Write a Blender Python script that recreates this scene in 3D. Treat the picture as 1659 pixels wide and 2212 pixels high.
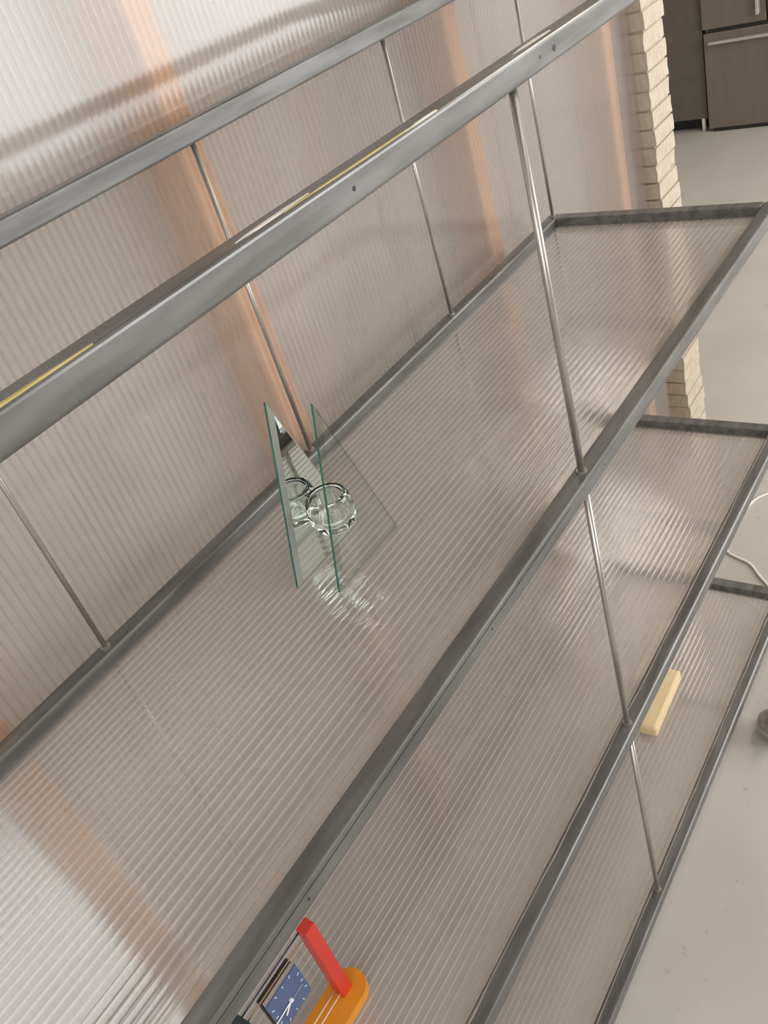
import bpy, bmesh, math, random
from mathutils import Vector, Matrix

random.seed(4)
S = bpy.context.scene
COL = S.collection
for o in list(bpy.data.objects):
    bpy.data.objects.remove(o)

# ------------------------------------------------------------------ camera
F_PX, IW, IH = 1925.93, 1659.0, 2212.0
RIGHT = Vector((0.53680866, -0.79888852, -0.27131827))
UP = Vector((0.60574517, 0.14108794, 0.78304979))
FWD = Vector((0.58728975, 0.58469764, -0.55966009))
cam = bpy.data.cameras.new('camera')
cam.sensor_fit = 'VERTICAL'
cam.sensor_height = 24.0
cam.sensor_width = 24.0 * IW / IH
cam.lens = F_PX * 24.0 / IH
cam.clip_start = 0.01
cam_ob = bpy.data.objects.new('camera', cam)
COL.objects.link(cam_ob)
cam_ob.matrix_world = Matrix((
    (RIGHT.x, UP.x, -FWD.x, -1.46487),
    (RIGHT.y, UP.y, -FWD.y, -0.39581),
    (RIGHT.z, UP.z, -FWD.z, 0.574),
    (0, 0, 0, 1)))
S.camera = cam_ob

# ------------------------------------------------------------------ light
w = bpy.data.worlds.new('daylight')
S.world = w
w.use_nodes = True
bg = w.node_tree.nodes['Background']
bg.inputs[0].default_value = (0.93, 0.95, 1.0, 1)
bg.inputs[1].default_value = 0.6


def area(name, loc, aim, sx, sy, watts, color):
    l = bpy.data.lights.new(name, 'AREA')
    l.shape = 'RECTANGLE'
    l.size, l.size_y = sx, sy
    l.energy = watts
    l.color = color
    o = bpy.data.objects.new(name, l)
    COL.objects.link(o)
    o.location = loc
    d = Vector(aim) - Vector(loc)
    o.rotation_euler = d.to_track_quat('-Z', 'Y').to_euler()
    return o


# daylight entering at the windows of the room and of the room behind the partition
area('window_light_front', (2.2, -2.95, 0.68), (2.2, 0, 0.68), 3.7, 1.5, 105, (0.95, 0.98, 1.0))
area('window_light_left', (-2.75, -1.2, 0.7), (0, -0.9, -0.3), 1.8, 1.5, 20, (0.97, 0.98, 1.0))
area('window_light_back', (-1.75, 1.25, 1.22), (-1.75, 0, 1.22), 1.3, 1.0, 11, (0.90, 0.95, 1.0))
area('ceiling_light', (-0.8, -1.2, 1.80), (-0.8, -1.2, 0), 1.6, 0.5, 5, (1.0, 0.94, 0.86))
area('ceiling_light_kitchen', (1.9, -0.6, 1.80), (1.9, -0.6, 0), 1.2, 0.5, 20, (1.0, 0.92, 0.80))

S.view_settings.view_transform = 'Standard'
S.view_settings.look = 'None'
S.view_settings.gamma = 1
S.view_settings.use_curve_mapping = False
S.view_settings.exposure = 0.48


# ------------------------------------------------------------------ materials
def new_mat(name):
    m = bpy.data.materials.new(name)
    m.use_nodes = True
    nt = m.node_tree
    nt.nodes.clear()
    out = nt.nodes.new('ShaderNodeOutputMaterial')
    return m, nt, out


def noise_ramp(nt, scale, c1, c2, detail=4, lo=0.35, hi=0.65, stretch=(1, 1, 1)):
    tc = nt.nodes.new('ShaderNodeTexCoord')
    mp = nt.nodes.new('ShaderNodeMapping')
    mp.inputs['Scale'].default_value = stretch
    nz = nt.nodes.new('ShaderNodeTexNoise')
    nz.inputs['Scale'].default_value = scale
    nz.inputs['Detail'].default_value = detail
    rp = nt.nodes.new('ShaderNodeValToRGB')
    rp.color_ramp.elements[0].position = lo
    rp.color_ramp.elements[1].position = hi
    rp.color_ramp.elements[0].color = (*c1, 1)
    rp.color_ramp.elements[1].color = (*c2, 1)
    nt.links.new(tc.outputs['Object'], mp.inputs['Vector'])
    nt.links.new(mp.outputs[0], nz.inputs['Vector'])
    nt.links.new(nz.outputs['Fac'], rp.inputs['Fac'])
    return rp.outputs['Color'], nz.outputs['Fac']


def pmat(name, c1, c2=None, rough=0.5, metal=0.0, scale=20, stretch=(1, 1, 1), bump=0.0, lo=.35, hi=.65,
         spec=0.5, trans=0.0, ior=1.5):
    m, nt, out = new_mat(name)
    p = nt.nodes.new('ShaderNodeBsdfPrincipled')
    c, f = noise_ramp(nt, scale, c1, c2 or c1, lo=lo, hi=hi, stretch=stretch)
    nt.links.new(c, p.inputs['Base Color'])
    p.inputs['Roughness'].default_value = rough
    p.inputs['Metallic'].default_value = metal
    p.inputs['Specular IOR Level'].default_value = spec
    p.inputs['Transmission Weight'].default_value = trans
    p.inputs['IOR'].default_value = ior
    if bump:
        b = nt.nodes.new('ShaderNodeBump')
        b.inputs['Strength'].default_value = bump
        b.inputs['Distance'].default_value = 0.002
        nt.links.new(f, b.inputs['Height'])
        nt.links.new(b.outputs[0], p.inputs['Normal'])
    nt.links.new(p.outputs[0], out.inputs[0])
    return m


def poly_mat(name, tint, rough=0.10, clear=0.16, refr=0.36, gloss_rough=0.10, fres=1.5, trl=0.5):
    """translucent twin-wall polycarbonate: clear + softly refracting + milky body under a glossy skin"""
    m, nt, out = new_mat(name)
    N = nt.nodes
    tr = N.new('ShaderNodeBsdfTransparent'); tr.inputs[0].default_value = (0.97, 0.96, 0.95, 1)
    rf = N.new('ShaderNodeBsdfRefraction'); rf.inputs['Color'].default_value = (0.97, 0.95, 0.93, 1)
    rf.inputs['Roughness'].default_value = rough; rf.inputs['IOR'].default_value = 1.30
    tl = N.new('ShaderNodeBsdfTranslucent'); tl.inputs[0].default_value = (*tint, 1)
    df = N.new('ShaderNodeBsdfDiffuse'); df.inputs[0].default_value = (*tint, 1)
    gl = N.new('ShaderNodeBsdfGlossy'); gl.inputs['Roughness'].default_value = gloss_rough
    fr = N.new('ShaderNodeFresnel'); fr.inputs['IOR'].default_value = fres
    gm = N.new('ShaderNodeNewGeometry')
    inv = N.new('ShaderNodeMath'); inv.operation = 'SUBTRACT'; inv.inputs[0].default_value = 1.0
    mu = N.new('ShaderNodeMath'); mu.operation = 'MULTIPLY'
    m1 = N.new('ShaderNodeMixShader'); m1.inputs[0].default_value = trl
    m2 = N.new('ShaderNodeMixShader'); m2.inputs[0].default_value = refr / (1 - clear)
    m3 = N.new('ShaderNodeMixShader'); m3.inputs[0].default_value = clear
    m4 = N.new('ShaderNodeMixShader')
    L = nt.links.new
    L(df.outputs[0], m1.inputs[1]); L(tl.outputs[0], m1.inputs[2])
    L(m1.outputs[0], m2.inputs[1]); L(rf.outputs[0], m2.inputs[2])
    L(m2.outputs[0], m3.inputs[1]); L(tr.outputs[0], m3.inputs[2])
    L(gm.outputs['Backfacing'], inv.inputs[1])
    L(fr.outputs[0], mu.inputs[0]); L(inv.outputs[0], mu.inputs[1])
    L(mu.outputs[0], m4.inputs[0]); L(m3.outputs[0], m4.inputs[1]); L(gl.outputs[0], m4.inputs[2])
    L(m4.outputs[0], out.inputs[0])
    return m


def glass_mat(name, tint, rough=0.0):
    """thin clear glass that lets light through, with its Fresnel reflection"""
    m, nt, out = new_mat(name)
    N = nt.nodes
    g = N.new('ShaderNodeBsdfTransparent'); g.inputs[0].default_value = (*tint, 1)
    gl = N.new('ShaderNodeBsdfGlossy'); gl.inputs['Roughness'].default_value = rough
    fr = N.new('ShaderNodeFresnel'); fr.inputs['IOR'].default_value = 1.5
    gm = N.new('ShaderNodeNewGeometry')
    inv = N.new('ShaderNodeMath'); inv.operation = 'SUBTRACT'; inv.inputs[0].default_value = 1.0
    mu = N.new('ShaderNodeMath'); mu.operation = 'MULTIPLY'
    mx = N.new('ShaderNodeMixShader')
    L = nt.links.new
    L(gm.outputs['Backfacing'], inv.inputs[1])
    L(fr.outputs[0], mu.inputs[0]); L(inv.outputs[0], mu.inputs[1])
    L(mu.outputs[0], mx.inputs[0])
    L(g.outputs[0], mx.inputs[1]); L(gl.outputs[0], mx.inputs[2])
    L(mx.outputs[0], out.inputs[0])
    return m


M = {}
M['steel'] = pmat('galvanised_steel', (0.110, 0.107, 0.100), (0.195, 0.192, 0.184), rough=0.46, metal=0.5, scale=22,
                  stretch=(0.35, 3, 3), bump=0.06)
pb = [n for n in M['steel'].node_tree.nodes if n.type == 'BSDF_PRINCIPLED'][0]
pb.inputs['Coat Weight'].default_value = 0.35
pb.inputs['Coat Roughness'].default_value = 0.16
pb.inputs['Coat IOR'].default_value = 1.6
M['rod'] = pmat('polished_steel', (0.46, 0.425, 0.39), (0.52, 0.485, 0.45), rough=0.33, metal=0.8, scale=40)
M['panel'] = poly_mat('polycarbonate_shelf', (0.93, 0.885, 0.85), rough=0.03, clear=0.37, refr=0.41, gloss_rough=0.06, fres=2.4)
M['sheet'] = poly_mat('polycarbonate_wall', (0.82, 0.795, 0.775), rough=0.05, clear=0.44, refr=0.42, gloss_rough=0.07, fres=1.5)
M['web'] = poly_mat('polycarbonate_web', (0.96, 0.94, 0.92), rough=0.05, clear=0.05, refr=0.10)
M['rib'] = poly_mat('polycarbonate_rib', (0.84, 0.82, 0.80), rough=0.05, clear=0.88, refr=0.06)
M['pine'] = pmat('planed_pine', (0.80, 0.45, 0.23), (0.86, 0.52, 0.29), rough=0.6, scale=6, stretch=(6, 6, 0.4))
M['birch'] = pmat('raw_birch', (0.80, 0.60, 0.34), (0.87, 0.68, 0.42), rough=0.6, scale=8, stretch=(1, 5, 5))
M['brick'] = pmat('cream_painted_brick', (0.48, 0.40, 0.305), (0.56, 0.48, 0.375), rough=0.75, scale=40, bump=0.5,
                  stretch=(3, 3, 1))
M['mortar'] = pmat('mortar', (0.40, 0.33, 0.24), (0.46, 0.38, 0.285), rough=0.9, scale=60, bump=0.4)
M['floor'] = pmat('pale_concrete', (0.47, 0.445, 0.39), (0.54, 0.515, 0.46), rough=0.45, scale=3.2, lo=.3, hi=.7)
M['white'] = pmat('white_plaster', (0.74, 0.71, 0.67), (0.78, 0.75, 0.71), rough=0.8, scale=5)
M['ceil'] = pmat('ceiling_board', (0.26, 0.225, 0.195), (0.30, 0.26, 0.225), rough=0.8, scale=5)
M['back'] = poly_mat('polycarbonate_backing', (0.80, 0.77, 0.755), rough=0.3, clear=0.03, refr=0.10, trl=0.2, gloss_rough=0.3, fres=1.3)
M['fridge'] = pmat('brushed_fridge_steel', (0.19, 0.16, 0.135), (0.21, 0.18, 0.15), rough=0.5, metal=0.3, scale=30,
                   stretch=(1, 1, .1))
M['cabinet'] = pmat('dark_cabinet', (0.115, 0.098, 0.084), (0.13, 0.112, 0.095), rough=0.55, scale=20)
M['black'] = pmat('black_rubber', (0.012, 0.012, 0.013), (0.02, 0.02, 0.02), rough=0.5, scale=50)
M['handle'] = pmat('satin_handle', (0.55, 0.50, 0.45), (0.6, 0.55, 0.5), rough=0.4, metal=0.4, scale=30)
M['cord'] = pmat('white_cable', (0.82, 0.78, 0.72), (0.86, 0.82, 0.76), rough=0.5, scale=40)
M['red'] = pmat('red_lacquer', (0.55, 0.035, 0.02), (0.60, 0.045, 0.025), rough=0.4, scale=20)
M['orange'] = pmat('orange_lacquer', (0.66, 0.235, 0.012), (0.72, 0.26, 0.015), rough=0.4, scale=20)
M['teal'] = pmat('dark_teal_lacquer', (0.012, 0.035, 0.035), (0.02, 0.05, 0.05), rough=0.4, scale=20)
M['blue'] = pmat('slate_blue_dial', (0.075, 0.105, 0.21), (0.085, 0.12, 0.23), rough=0.6, scale=30)
M['markwhite'] = pmat('white_print', (0.85, 0.85, 0.85), rough=0.5)
M['navy'] = pmat('navy_rod', (0.01, 0.013, 0.04), rough=0.4)
M['brown'] = pmat('brown_rod', (0.33, 0.18, 0.10), rough=0.4)
M['ivory'] = pmat('ivory_rod', (0.72, 0.60, 0.50), rough=0.4)
M['glue'] = pmat('yellowed_glue', (0.50, 0.39, 0.12), (0.60, 0.49, 0.19), rough=0.4, scale=30)
M['paint'] = pmat('white_filler', (0.72, 0.68, 0.58), (0.85, 0.82, 0.74), rough=0.5, scale=60)
M['seal'] = pmat('grey_sealant', (0.20, 0.17, 0.15), (0.27, 0.235, 0.21), rough=0.45, scale=50)
M['glass'] = glass_mat('clear_glass', (0.965, 0.98, 0.97))
M['veil'] = glass_mat('clear_glass_bevel', (0.80, 0.84, 0.80))
M['pale_edge'] = glass_mat('pale_glass_edge', (0.62, 0.72, 0.66))
M['edge'] = pmat('green_glass_edge', (0.02, 0.11, 0.085), (0.05, 0.20, 0.15), rough=0.15, scale=30, stretch=(1, 1, .4))
M['bevel'] = pmat('glass_bevel', (0.22, 0.23, 0.20), (0.28, 0.29, 0.26), rough=0.15, scale=20, spec=0.7)
m, nt, out = new_mat('mirror_silver')
g = nt.nodes.new('ShaderNodeBsdfGlossy'); g.inputs[0].default_value = (0.74, 0.80, 0.76, 1); g.inputs['Roughness'].default_value = 0.0
nt.links.new(g.outputs[0], out.inputs[0]); M['mirror'] = m
m, nt, out = new_mat('cup_glass')
g = nt.nodes.new('ShaderNodeBsdfGlass'); g.inputs[0].default_value = (0.985, 0.998, 0.992, 1); g.inputs['Roughness'].default_value = 0.0
g.inputs['IOR'].default_value = 1.47
nt.links.new(g.outputs[0], out.inputs[0]); M['cup'] = m


# ------------------------------------------------------------------ mesh helpers
def obj(name, bm, mat, parent=None, smooth=False, kind=None, recalc=True):
    me = bpy.data.meshes.new(name)
    if recalc:
        bmesh.ops.recalc_face_normals(bm, faces=bm.faces)
    bm.to_mesh(me); bm.free()
    if smooth:
        for p in me.polygons:
            p.use_smooth = True
    for mm in (mat if isinstance(mat, (list, tuple)) else [mat]):
        me.materials.append(mm)
    o = bpy.data.objects.new(name, me)
    COL.objects.link(o)
    o.parent = parent
    if kind:
        o['kind'] = kind
    return o


def empty(name, label=None, cat=None, loc=(0, 0, 0), kind=None, group=None):
    o = bpy.data.objects.new(name, None)
    COL.objects.link(o)
    o.location = loc
    if label: o['label'] = label
    if cat: o['category'] = cat
    if kind: o['kind'] = kind
    if group: o['group'] = group
    return o


def box(bm, a, b, bevel=0.0, seg=2):
    r = bmesh.ops.create_cube(bm, size=1)
    vs = r['verts']
    a, b = Vector(a), Vector(b)
    for v in vs:
        v.co = Vector(((a.x + b.x) / 2 + v.co.x * (b.x - a.x), (a.y + b.y) / 2 + v.co.y * (b.y - a.y),
                       (a.z + b.z) / 2 + v.co.z * (b.z - a.z)))
    if bevel:
        es = list({e for v in vs for e in v.link_edges})
        bmesh.ops.bevel(bm, geom=es, offset=bevel, segments=seg, profile=0.5, affect='EDGES')
    return bm


def B(a, b, bevel=0.0, seg=2):
    return box(bmesh.new(), a, b, bevel, seg)


def tube(bm, pts, r, n=12, cap=True):
    pts = [Vector(p) for p in pts]
    rings = []
    up = Vector((0, 0, 1))
    for i, p in enumerate(pts):
        t = (pts[min(i + 1, len(pts) - 1)] - pts[max(i - 1, 0)]).normalized()
        u = t.cross(up)
        if u.length < 1e-4: u = t.cross(Vector((0, 1, 0)))
        u.normalize(); v = t.cross(u)
        rr = r[i] if isinstance(r, (list, tuple)) else r
        rings.append([bm.verts.new(p + (u * math.cos(a) + v * math.sin(a)) * rr)
                      for a in [2 * math.pi * k / n for k in range(n)]])
    for a, b in zip(rings[:-1], rings[1:]):
        for k in range(n):
            bm.faces.new((a[k], a[(k + 1) % n], b[(k + 1) % n], b[k]))
    if cap:
        bm.faces.new(rings[0]); bm.faces.new(rings[-1][::-1])
    return bm


def T(pts, r, n=12):
    return tube(bmesh.new(), pts, r, n)


def lathe(profile, n=40, centre=(0, 0, 0)):
    bm = bmesh.new()
    rings = []
    for r, z in profile:
        if r < 1e-6:
            rings.append([bm.verts.new((centre[0], centre[1], centre[2] + z))])
        else:
            rings.append([bm.verts.new((centre[0] + r * math.cos(2 * math.pi * k / n),
                                        centre[1] + r * math.sin(2 * math.pi * k / n), centre[2] + z)) for k in range(n)])
    for a, b in zip(rings[:-1], rings[1:]):
        for k in range(n):
            k2 = (k + 1) % n
            if len(a) == 1: bm.faces.new((a[0], b[k], b[k2]))
            elif len(b) == 1: bm.faces.new((a[k], a[k2], b[0]))
            else: bm.faces.new((a[k], a[k2], b[k2], b[k]))
    return bm


def extrude_outline(pts3, offset):
    bm = bmesh.new()
    off = Vector(offset)
    a = [bm.verts.new(Vector(p)) for p in pts3]
    b = [bm.verts.new(Vector(p) + off) for p in pts3]
    n = len(a)
    bm.faces.new(a); bm.faces.new(b[::-1])
    for k in range(n):
        bm.faces.new((a[k], b[k], b[(k + 1) % n], a[(k + 1) % n]))
    return bm


def twin_wall(lo, hi, start, end, face, back, pitch, amp, axis):
    """closed slab with faintly fluted faces: runs along 'axis'; the flutes repeat across lo..hi"""
    bm = bmesh.new()
    n = int(round((hi - lo) / pitch))
    us, hs = [], []
    prof = ((0.0, -1.0), (0.06, -0.55), (0.14, -0.1), (0.30, 0.55), (0.5, 0.8), (0.70, 0.55), (0.86, -0.1), (0.94, -0.55))
    for i in range(n):
        for t, h in prof:
            us.append(lo + (i + t) * pitch); hs.append(h * amp)
    us.append(hi); hs.append(-amp)
    s = 1 if face > back else -1

    def row(e):
        if axis == 'x':
            return ([bm.verts.new((e, u, face + s * h)) for u, h in zip(us, hs)],
                    [bm.verts.new((e, u, back - s * h * 0.6)) for u, h in zip(us, hs)])
        return ([bm.verts.new((u, face + s * h, e)) for u, h in zip(us, hs)],
                [bm.verts.new((u, back - s * h * 0.6, e)) for u, h in zip(us, hs)])
    (f0, b0), (f1, b1) = row(start), row(end)
    for k in range(len(us) - 1):
        bm.faces.new((f0[k], f0[k + 1], f1[k + 1], f1[k])).smooth = True
        bm.faces.new((b0[k], b1[k], b1[k + 1], b0[k + 1])).smooth = True
    for e in (start, end):                       # separate vertices keep the rims sharp
        f, b = row(e)
        for k in range(len(us) - 1):
            bm.faces.new((f[k], b[k], b[k + 1], f[k + 1]) if e == start else (f[k], f[k + 1], b[k + 1], b[k]))
    for k in (0, -1):
        q = [bm.verts.new(v.co) for v in (f0[k], f1[k], b1[k], b0[k])]
        bm.faces.new(q if k == 0 else q[::-1])
    bm.normal_update()
    mid = sum((v.co for v in bm.verts), Vector()) / len(bm.verts)
    th = Vector((0, 0, 1)) if axis == 'x' else Vector((0, 1, 0))
    for fc in bm.faces:
        d = fc.calc_center_median() - mid
        if fc.smooth:
            d = th * d.dot(th)
        if fc.normal.dot(d) < 0:
            fc.normal_flip()
    return bm


# ------------------------------------------------------------------ the setting
FZ, CZ = -0.95, 1.85          # floor and ceiling heights
YW = 0.430                    # front face of the polycarbonate partition
XB, YB = 0.530, 0.402         # corner of the brick wall end


def struct(name, bm, mat, label):
    o = obj(name, bm, mat, None, kind='structure')
    o['label'] = label
    return o


# floor with faint relief and spots
m = M['floor']; nt = m.node_tree
p = [n for n in nt.nodes if n.type == 'BSDF_PRINCIPLED'][0]
base_link = p.inputs['Base Color'].links[0].from_socket
c2, _ = noise_ramp(nt, 46, (0.60, 0.58, 0.55), (1, 1, 1), detail=6, lo=0.24, hi=0.34)
mix = nt.nodes.new('ShaderNodeMix'); mix.data_type = 'RGBA'; mix.blend_type = 'MULTIPLY'
mix.inputs['Factor'].default_value = 0.6
nt.links.new(base_link, mix.inputs['A']); nt.links.new(c2, mix.inputs['B'])
nt.links.new(mix.outputs['Result'], p.inputs['Base Color'])
struct('floor', B((-3.0, -3.2, FZ - 0.1), (4.4, 3.2, FZ)), M['floor'], 'pale grey concrete floor with smudges')
struct('ceiling', B((-3.0, -3.2, CZ), (4.4, 3.2, CZ + 0.1)), M['ceil'], 'brownish ceiling')


def wall_with_window(name, axis, pos, th, a0, a1, w0, w1, z0, z1, mat, label):
    bm = bmesh.new()
    for (p0, p1, q0, q1) in ((a0, w0, FZ, CZ), (w1, a1, FZ, CZ), (w0, w1, FZ, z0), (w0, w1, z1, CZ)):
        if axis == 'y':
            box(bm, (p0, pos, q0), (p1, pos + th, q1))
        else:
            box(bm, (pos, p0, q0), (pos + th, p1, q1))
    return struct(name, bm, mat, label)


wall_with_window('wall_front', 'y', -3.2, 0.15, -3.0, 4.4, 0.3, 4.1, -0.08, 1.45, M['white'], 'white plaster wall')
wall_with_window('wall_left', 'x', -3.0, 0.15, -3.05, 3.05, -2.1, -0.3, 0.0, 1.45, M['white'], 'white plaster wall')
wall_with_window('wall_rear', 'y', 1.30, 0.15, -3.0, 0.52, -2.4, -1.1, 0.72, 1.72, M['white'], 'white plaster wall')
struct('wall_far', B((0.52, 3.05, FZ), (4.4, 3.2, CZ)), M['white'], 'white plaster wall at the end of the kitchen')
struct('wall_kitchen', B((4.25, -3.05, FZ), (4.4, 3.05, CZ)), M['white'], 'white plaster wall behind the kitchen units')

# polycarbonate partition wall with its pine studs
wall = empty('wall_back', 'translucent ribbed polycarbonate partition wall on pine studs', None, kind='structure')
sheets = [obj('polycarbonate_sheet', twin_wall(-2.40, 0.515, FZ, CZ, YW, YW + 0.010, 0.0100, 0.00005, 'z'), M['sheet'], wall, recalc=False)]
for sh, x0, n in ((sheets[0], -2.39, 290),):
    bm = bmesh.new()
    for i in range(n):
        x = x0 + i * 0.0100
        box(bm, (x - 0.0004, YW + 0.0012, FZ), (x + 0.0004, YW + 0.0088, CZ))
    obj('flute_web', bm, M['rib'], sh, kind='stuff')
STUDS = [-1.262, -0.708, -0.118, 0.443]      # right edges
for xr in [-1.83] + STUDS:
    obj('stud', B((xr - 0.040, YW + 0.0115, FZ), (xr, YW + 0.085, CZ), 0.002), M['pine'], wall)
obj('backing_board', B((-1.24, YW + 0.086, FZ), (0.50, YW + 0.096, CZ)), M['back'], wall)

# slim-format brick wall running away from the partition
bwall = empty('wall_right', 'cream painted wall end of long slim bricks', None, kind='structure')
PITCH = 0.0400


def off(z):
    return 0.0 if z > -0.15 else 0.055 * min(1.0, (-0.15 - z) / 0.67)


bm = bmesh.new()
for i in range(70):
    z = FZ + i * PITCH
    box(bm, (XB + off(z) + 0.003, YB + 0.003, z), (XB + off(z) + 0.110, 2.6, min(z + PITCH, CZ)))
obj('mortar_core', bm, M['mortar'], bwall)


def brick_bm(dx, dy, dz, seed):
    rnd = random.Random(seed)
    bm = B((0, 0, 0), (dx, dy, dz))
    bmesh.ops.subdivide_edges(bm, edges=bm.edges[:], cuts=1, use_grid_fill=True)
    for v in bm.verts:
        v.co += Vector((rnd.uniform(-1, 1), rnd.uniform(-1, 1), rnd.uniform(-.6, .6))) * 0.0012
    return bm


variants = {}
for i in range(69):
    z = FZ + i * PITCH + 0.002
    y = YB
    for L_ in ((0.25, 0.49) if i % 2 else (0.49, 0.25)):
        key = (L_, random.randrange(5))
        if key not in variants:
            bm = brick_bm(0.116, L_, PITCH - 0.005, hash(key) & 0xffff)
            bo = obj('brick', bm, M['brick'], bwall)
            variants[key] = bo.data
        else:
            bo = bpy.data.objects.new('brick', variants[key]); COL.objects.link(bo); bo.parent = bwall
        bo.location = (XB + off(z) + random.uniform(-.002, .002), y + random.uniform(-.002, .002), z)
        y += L_ + 0.005

# ------------------------------------------------------------------ the steel shelf
D, W, H, P = 0.40, 0.0217, 0.0227, 0.0148
XL = -1.545
ZT, ZM, ZL, ZB = 0.4265, 0.0, -0.4254, -0.8420
shelf = empty('steel_shelf', 'galvanised steel shelf frame with translucent ribbed panels hung on thin rods', 'shelf')
BV = 0.0030


def level(z, panel=True):
    obj('rail', B((XL, 0, z - H), (0, W, z), BV, 3), M['steel'], shelf)
    obj('rail', B((XL, D - W, z - H), (0, D, z), BV, 3), M['steel'], shelf)
    obj('end_rail', B((-W, W, z - H), (0, D - W, z), 0.0012), M['steel'], shelf)
    obj('end_rail', B((XL, W, z - H), (XL + W, D - W, z), 0.0012), M['steel'], shelf)
    if not panel:
        return
    y0, y1 = W + 0.0004, D - W - 0.0004
    n = 36
    pitch = (y1 - y0) / n
    pa = obj('shelf_panel', twin_wall(y0, y1, XL + W + .0004, -W - .0004, z - P, z - P - 0.0074, pitch, 0.00008, 'x'),
             M['panel'], shelf, recalc=False)
    bm = bmesh.new()
    for i in range(1, n):
        y = y0 + i * pitch
        box(bm, (XL + W + .001, y - 0.0003, z - P - 0.0034), (-W - .001, y + 0.0003, z - P - 0.0006))
    obj('flute_web', bm, M['web'], pa, kind='stuff')


level(ZT, False)
for z in (ZM, ZL, ZB):
    level(z)

rod_x = [-1.530, -1.148, -0.769, -0.388, -0.0105]
levels = [ZT, ZM, ZL, ZB]
for x in rod_x:
    for a, b in zip(levels[:-1], levels[1:]):
        r = obj('rod', T([(x, D - W / 2, b - 0.001), (x, D - W / 2, a - H + 0.001)], 0.0030), M['rod'], shelf, smooth=True)
        obj('collar', T([(x, D - W / 2, b), (x, D - W / 2, b + 0.0022)], 0.0055), M['rod'], r)
for x in (-0.744,):
    for a, b in zip(levels[:-1], levels[1:]):
        r = obj('rod', T([(x, W / 2, b - 0.001), (x, W / 2, a - H + 0.001)], 0.0040), M['rod'], shelf, smooth=True)
        obj('collar', T([(x, W / 2, b), (x, W / 2, b + 0.0022)], 0.0062), M['rod'], r)
for x in (-1.530, -0.0105):
    for y in (W / 2, D - W / 2):
        obj('foot', T([(x, y, FZ), (x, y, ZB - H + .001)], 0.008), M['steel'], shelf, smooth=True)

# small drilled holes in the rail faces
for x, z, r in ((-0.6782, ZT - .012, .0030), (-0.7061, ZT - .0115, .0014), (-0.9935, ZT - .0117, .0018),
                (-0.9816, -.0121, .0011), (-1.2779, -.0133, .0012), (-0.7111, -.012, .0009)):
    obj('drill_hole', T([(x, -0.0003, z), (x, 0.001, z)], r, 10), M['black'], shelf)


def smear(name, mat, z, pts, h=0.0006):
    """thin uneven smear lying on a rail: pts = (x, y0, y1)"""
    bm = bmesh.new()
    rows = []
    for x, y0, y1 in pts:
        rows.append([bm.verts.new((x, y0, z - .0003)), bm.verts.new((x, y0 * .7 + y1 * .3, z + h)),
                     bm.verts.new((x, y0 * .3 + y1 * .7, z + h)), bm.verts.new((x, y1, z - .0003))])
    for a, b in zip(rows[:-1], rows[1:]):
        for k in range(4):
            k2 = (k + 1) % 4
            bm.faces.new((a[k], a[k2], b[k2], b[k]))
    bm.faces.new(rows[0]); bm.faces.new(rows[-1][::-1])
    return obj(name, bm, mat, shelf, smooth=True)


smear('glue_smear', M['glue'], ZT, [(-1.44, .0015, .0095), (-1.36, .0015, .009), (-1.29, .0015, .0075), (-1.25, .0015, .005),
                                    (-1.225, .0015, .0028)])
smear('glue_smear', M['glue'], ZT, [(-1.06, .003, .004), (-1.02, .0025, .006), (-0.98, .002, .0055), (-0.94, .0018, .0055),
                                    (-0.905, .0018, .004)])
smear('filler_smear', M['paint'], ZT, [(-0.92, .0018, .003), (-0.905, .0012, .0058), (-0.888, .0012, .0062), (-0.874, .0014, .0045)])
smear('filler_smear', M['paint'], ZT, [(-0.735, .008, .010), (-0.715, .007, .014), (-0.690, .006, .015), (-0.665, .007, .010)])
smear('filler_smear', M['paint'], ZT, [(-1.105, .006, .007), (-1.085, .004, .011), (-1.055, .004, .012), (-1.03, .006, .009)])

# sealant bead where the lower panels meet the front rail
for z in (ZL, ZB):
    rnd = random.Random(int(abs(z) * 100))
    pts = []
    x = XL + W
    while x < -W:
        pts.append((x, W - 0.0055 + rnd.uniform(-.0014, .0014), W - 0.0022 + rnd.uniform(-.001, .001)))
        x += rnd.uniform(.02, .06)
    smear('sealant_bead', M['seal'], z, pts, 0.0005)
# fine fold line along the front face of the middle rail
obj('fold_seam', B((-1.52, -0.0003, -0.0064), (-0.80, 0.0008, -0.0060)), M['black'], shelf)
# flat edge trim on the middle panel beside the front rail
obj('edge_trim', B((XL + W + .001, W + .0006, ZM - P + .0002), (-W - .001, 0.0392, ZM - P + .0010)), M['panel'], shelf)

# ------------------------------------------------------------------ candle holder of two glass triangles
holder = empty('candle_holder', 'triangular mirror and glass pane holding a clear tealight cup, standing on the middle shelf',
               'candle holder', (-0.93, 0.213, ZM - P))
ZP = ZM - P + 0.0003


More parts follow.
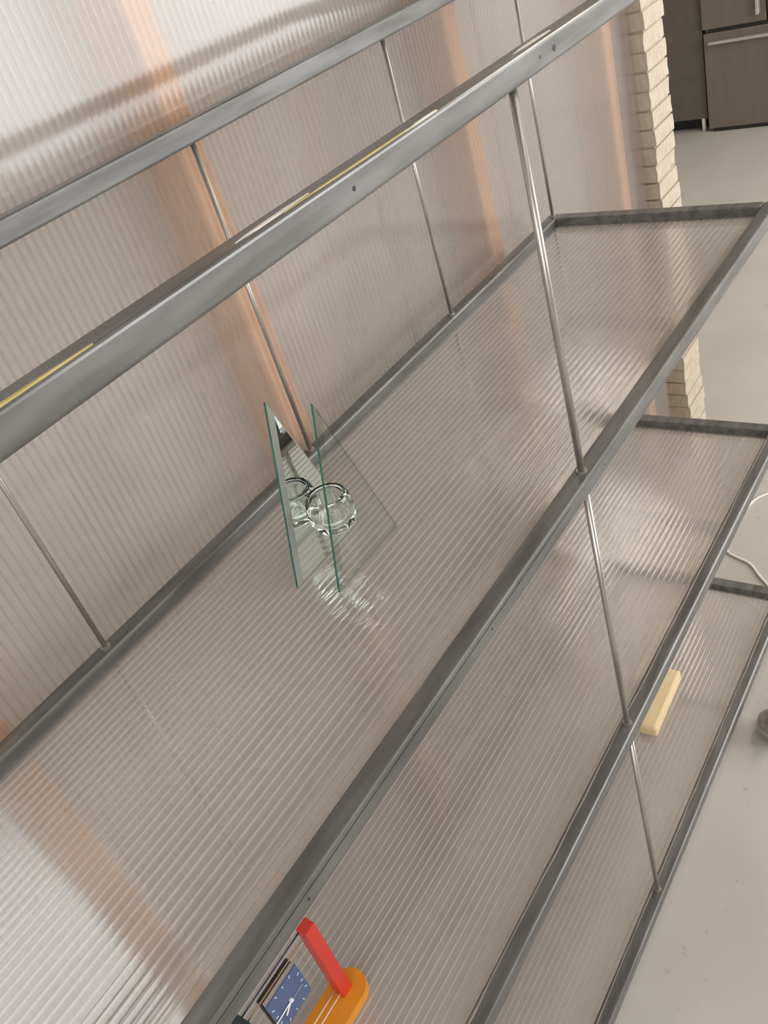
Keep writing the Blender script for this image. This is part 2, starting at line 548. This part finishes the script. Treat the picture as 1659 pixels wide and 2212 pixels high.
def tri_pane(name, y, th, A, Bp, Cp, face_mat, back_mat, bev):
    """triangular pane in an x-z plane, front face at y, with a bevelled border"""
    pts = [Vector((p[0], 0, p[1])) for p in (A, Bp, Cp)]
    cen = sum(pts, Vector()) / 3

    def inset(d):
        res = []
        n = len(pts)
        for i in range(n):
            p0, p1, p2 = pts[i - 1], pts[i], pts[(i + 1) % n]
            e1 = (p1 - p0).normalized(); e2 = (p2 - p1).normalized()

            def inn(e, q):
                nn = Vector((-e.z, 0, e.x))
                return nn if nn.dot(cen - q) > 0 else -nn
            n1, n2 = inn(e1, p1), inn(e2, p1)
            dd = [d[i - 1], d[i]]
            a, b, c, dd2 = n1.x, n1.z, n2.x, n2.z
            det = a * dd2 - b * c
            vx = (dd[0] * dd2 - b * dd[1]) / det
            vz = (a * dd[1] - dd[0] * c) / det
            res.append(p1 + Vector((vx, 0, vz)))
        return res
    ins = inset(bev)
    bm = bmesh.new()
    V = lambda p, yy: bm.verts.new((p.x, yy, p.z))
    fo = [V(p, y + 0.0012) for p in pts]
    fi = [V(p, y) for p in ins]
    bo = [V(p, y + th) for p in pts]
    bm.faces.new(fi).material_index = 0
    bm.faces.new(bo[::-1]).material_index = 3
    for k in range(3):
        k2 = (k + 1) % 3
        f = bm.faces.new((fo[k], fo[k2], fi[k2], fi[k])); f.material_index = 2
        f = bm.faces.new((fo[k], bo[k], bo[k2], fo[k2])); f.material_index = 1 if k == 2 else 4
    o = obj(name, bm, [face_mat, M['edge'], M['bevel'] if name == 'mirror_pane' else M['veil'], back_mat, M['pale_edge']])
    o.parent = holder
    o.matrix_parent_inverse = Matrix.Translation(-Vector(holder.location))
    return o


# A top, B right foot, C left foot; bevel widths per edge A-B, B-C, C-A
tri_pane('mirror_pane', 0.240, 0.004, (-0.934, 0.190), (-0.872, ZP), (-0.990, ZP), M['mirror'], M['black'], (0.002, 0.002, 0.008))
gp = tri_pane('glass_pane', 0.186, 0.004, (-0.924, 0.186), (-0.866, ZP), (-0.982, ZP), M['glass'], M['glass'], (0.002, 0.002, 0.008))
cz0 = 0.029
prof = [(0, 0.0), (0.012, 0.0), (0.019, 0.002), (0.0235, 0.007), (0.0255, 0.015), (0.0258, 0.026), (0.0250, 0.036),
        (0.0225, 0.0425), (0.0205, 0.044), (0.0190, 0.0425), (0.0185, 0.036), (0.0182, 0.020), (0.0170, 0.013),
        (0.012, 0.010), (0, 0.0095)]
cup = obj('tealight_cup', lathe(prof, 48, (-0.928, 0.2142, cz0)), M['cup'], None, smooth=True)
cup.parent = holder
cup.matrix_parent_inverse = Matrix.Translation(-Vector(holder.location))

# ------------------------------------------------------------------ little toy-like clock on the lower shelf
clock = empty('desk_clock', 'blue square clock strung between red and dark posts on an orange base', 'clock')
CB = ZL - P + 0.0003
bt = 0.013


def stadium(x0, x1, y, r, n=20):
    pts = []
    for k in range(n + 1):
        a = -math.pi / 2 + math.pi * k / n
        pts.append((x1 - r + r * math.cos(a), y + r * math.sin(a)))
    for k in range(n + 1):
        a = math.pi / 2 + math.pi * k / n
        pts.append((x0 + r + r * math.cos(a), y + r * math.sin(a)))
    return pts


obj('base', extrude_outline([(x, y, CB) for x, y in stadium(-1.362, -1.1905, 0.1665, 0.0225)], (0, 0, bt)), M['orange'], clock)
ZC = CB + bt
obj('red_post', B((-1.2255, 0.1616, ZC), (-1.2095, 0.1765, -0.2872), 0.0004, 1), M['red'], clock)
obj('dark_post', B((-1.3425, 0.1600, ZC), (-1.3225, 0.1780, -0.2872), 0.0004, 1), M['teal'], clock)
for y, z, mt in ((0.1735, -0.2905, 'navy'), (0.1645, -0.2905, 'brown'), (0.1725, -0.4180, 'ivory'), (0.1645, -0.4180, 'ivory')):
    obj('rod', T([(-1.3230, y, z), (-1.2250, y, z)], 0.0008, 8), M[mt], clock, smooth=True)
cx, czc, hw, hh = -1.2768, -0.3262, 0.0248, 0.0272
YF = 0.1606
case = obj('clock_case', B((cx - hw + .001, YF + .001, czc - hh + .001), (cx + hw - .001, 0.1685, czc + hh - .001), 0.001), M['handle'], clock)
obj('back_cover', B((cx - hw - .0005, 0.1683, czc - hh), (cx + hw + .0005, 0.1755, czc + hh + .0005), 0.0012), M['black'], case)
dial = obj('dial', B((cx - hw, YF, czc - hh), (cx + hw, YF + .0014, czc + hh)), M['blue'], clock)
u, v = hw - 0.0035, hh - 0.0035
for mx_, mz_ in ((0, v), (u * .55, v), (u, v * .55), (u, 0), (u, -v * .55), (u * .55, -v), (0, -v), (-u * .55, -v), (-u, -v * .55),
                 (-u, 0), (-u, v * .55), (-u * .55, v)):
    a = math.atan2(mz_, mx_)
    d = Vector((math.cos(a), 0, math.sin(a)))
    p0 = Vector((cx + mx_, YF - .0001, czc + mz_))
    obj('hour_mark', T([p0 - d * .0017, p0 + d * .0017], 0.0005, 6), M['markwhite'], dial)


def hand(name, ang, l0, l1, r0, r1, y):
    d = Vector((math.cos(ang), 0, math.sin(ang)))
    n_ = Vector((-d.z, 0, d.x))
    c = Vector((cx, y, czc - .003))
    pts = [c + d * l0 - n_ * r0, c + d * l1 - n_ * r1, c + d * l1 + n_ * r1, c + d * l0 + n_ * r0]
    return obj(name, extrude_outline(pts, (0, 0.0004, 0)), M['markwhite'], clock)


hand('minute_hand', math.radians(183), -0.001, 0.0265, 0.0011, 0.0009, YF - .0016)
hand('hour_hand', math.radians(217), -0.001, 0.0160, 0.0013, 0.0011, YF - .0010)
o = hand('second_hand', math.radians(2), -0.002, 0.0185, 0.0003, 0.0003, YF - .0022)
o.data.materials.clear(); o.data.materials.append(M['handle'])
obj('hub', T([(cx, YF - .0026, czc - .003), (cx, YF + .0002, czc - .003)], 0.0022, 16), M['markwhite'], clock)

# ------------------------------------------------------------------ wooden block on the lowest shelf
zb0 = ZB - P + 0.0003
bl = B((-0.078, -0.018, 0), (0.078, 0.018, 0.026), 0.006, 2)
blk = obj('wooden_block', bl, M['birch'])
blk['label'] = 'small pale wooden block lying on the lowest shelf panel'
blk['category'] = 'block'
blk.location = (-0.371, 0.1415, zb0)
blk.rotation_euler = (0, 0, math.radians(2))

# ------------------------------------------------------------------ kitchen units beyond the brick wall
XF = 3.42
fr = empty('refrigerator', 'grey refrigerator with a bottom drawer, at the upper right', 'refrigerator', (XF, 0.95, FZ))
FR = Matrix.Translation(-Vector((XF, 0.95, FZ)))


def part(name, bm, mat, parent, **k):
    o = obj(name, bm, mat, parent, **k)
    pl = parent
    o.matrix_parent_inverse = Matrix.Translation(-Vector(pl.location)) if pl.type == 'EMPTY' else Matrix.Identity(4)
    return o


part('body', B((XF + .03, 0.63, FZ + .045), (XF + .68, 1.262, 0.85), .004), M['fridge'], fr)
part('plinth', B((XF + .06, 0.64, FZ), (XF + .66, 1.25, FZ + .045)), M['black'], fr)
d1 = part('drawer', B((XF, 0.628, FZ + .012), (XF + .03, 1.262, -0.478), .004), M['fridge'], fr)
d2 = part('door', B((XF, 0.961, -0.460), (XF + .03, 1.266, 0.85), .004), M['fridge'], fr)
d3 = part('door', B((XF, 0.628, -0.460), (XF + .03, 0.955, 0.85), .004), M['fridge'], fr)
part('drawer_gap', B((XF + .006, 0.635, -0.480), (XF + .031, 1.236, -0.458)), M['black'], fr)
part('handle', B((XF - .022, 0.66, -0.528), (XF + .001, 1.236, -0.515), .003), M['handle'], d1)
part('handle', B((XF - .03, 0.988, -0.425), (XF + .001, 1.003, 0.50), .003), M['handle'], d2)
part('handle', B((XF - .03, 0.905, -0.425), (XF + .001, 0.920, 0.50), .003), M['handle'], d3)
part('floor_gap', B((XF - .004, 0.63, FZ + .0005), (XF + .05, 1.235, FZ + .017)), M['black'], fr)

cab = empty('tall_cabinet', 'dark grey tall cabinet on legs beside the refrigerator', 'cabinet', (XF + .05, 1.6, FZ))
part('body', B((XF + .045, 1.275, FZ + .062), (XF + .65, 1.95, 0.85), .003), M['cabinet'], cab)
part('door', B((XF + .02, 1.272, FZ + .064), (XF + .044, 1.95, 0.84), .003), M['cabinet'], cab)
part('toe_kick', B((XF + .09, 1.30, FZ), (XF + .6, 1.94, FZ + .062)), M['black'], cab)
for y in (1.296, 1.93):
    part('leg', T([(XF + .030, y, FZ), (XF + .030, y, FZ + .066)], 0.010), M['cord'], cab, smooth=True)

# ------------------------------------------------------------------ cable and furniture foot on the floor
zf = FZ + .003
cable_pts = [(0.62, -0.02), (0.53, 0.09), (0.4496, 0.165), (0.420, 0.187), (0.3836, 0.1975), (0.33, 0.205), (0.27, 0.212),
             (0.21, 0.1966), (0.1908, 0.1689), (0.1805, 0.1422), (0.1681, 0.1248), (0.1408, 0.1015), (0.1188, 0.08), (0.07, 0.03), (0.03, -0.06)]
sm = []
for i in range(len(cable_pts) - 1):
    p0 = cable_pts[max(i - 1, 0)]; p1 = cable_pts[i]; p2 = cable_pts[i + 1]; p3 = cable_pts[min(i + 2, len(cable_pts) - 1)]
    for k in range(5):
        t = k / 5
        q = [0.5 * ((2 * b) + (-a + c) * t + (2 * a - 5 * b + 4 * c - d) * t * t + (-a + 3 * b - 3 * c + d) * t ** 3)
             for a, b, c, d in zip(p0, p1, p2, p3)]
        sm.append((q[0], q[1], zf))
sm.append((*cable_pts[-1], zf))
cb = obj('power_cable', T(sm, 0.003, 8), M['cord'], smooth=True)
cb['label'] = 'thin white cable curling across the concrete floor'
cb['category'] = 'cable'

ft = empty('chair_caster', 'small dark caster in a steel housing on the concrete floor at the right edge', 'caster', (-0.285, -0.048, FZ))
part('wheel', T([(-0.296, -0.056, FZ + .022), (-0.276, -0.043, FZ + .022)], 0.022, 20), M['black'], ft)
part('housing', lathe([(0.034, 0.012), (0.036, 0.020), (0.034, 0.034), (0.024, 0.044), (0.009, 0.048), (0.009, 0.10), (0, 0.10)], 24,
                      (-0.288, -0.050, FZ)), M['rod'], ft, smooth=True)
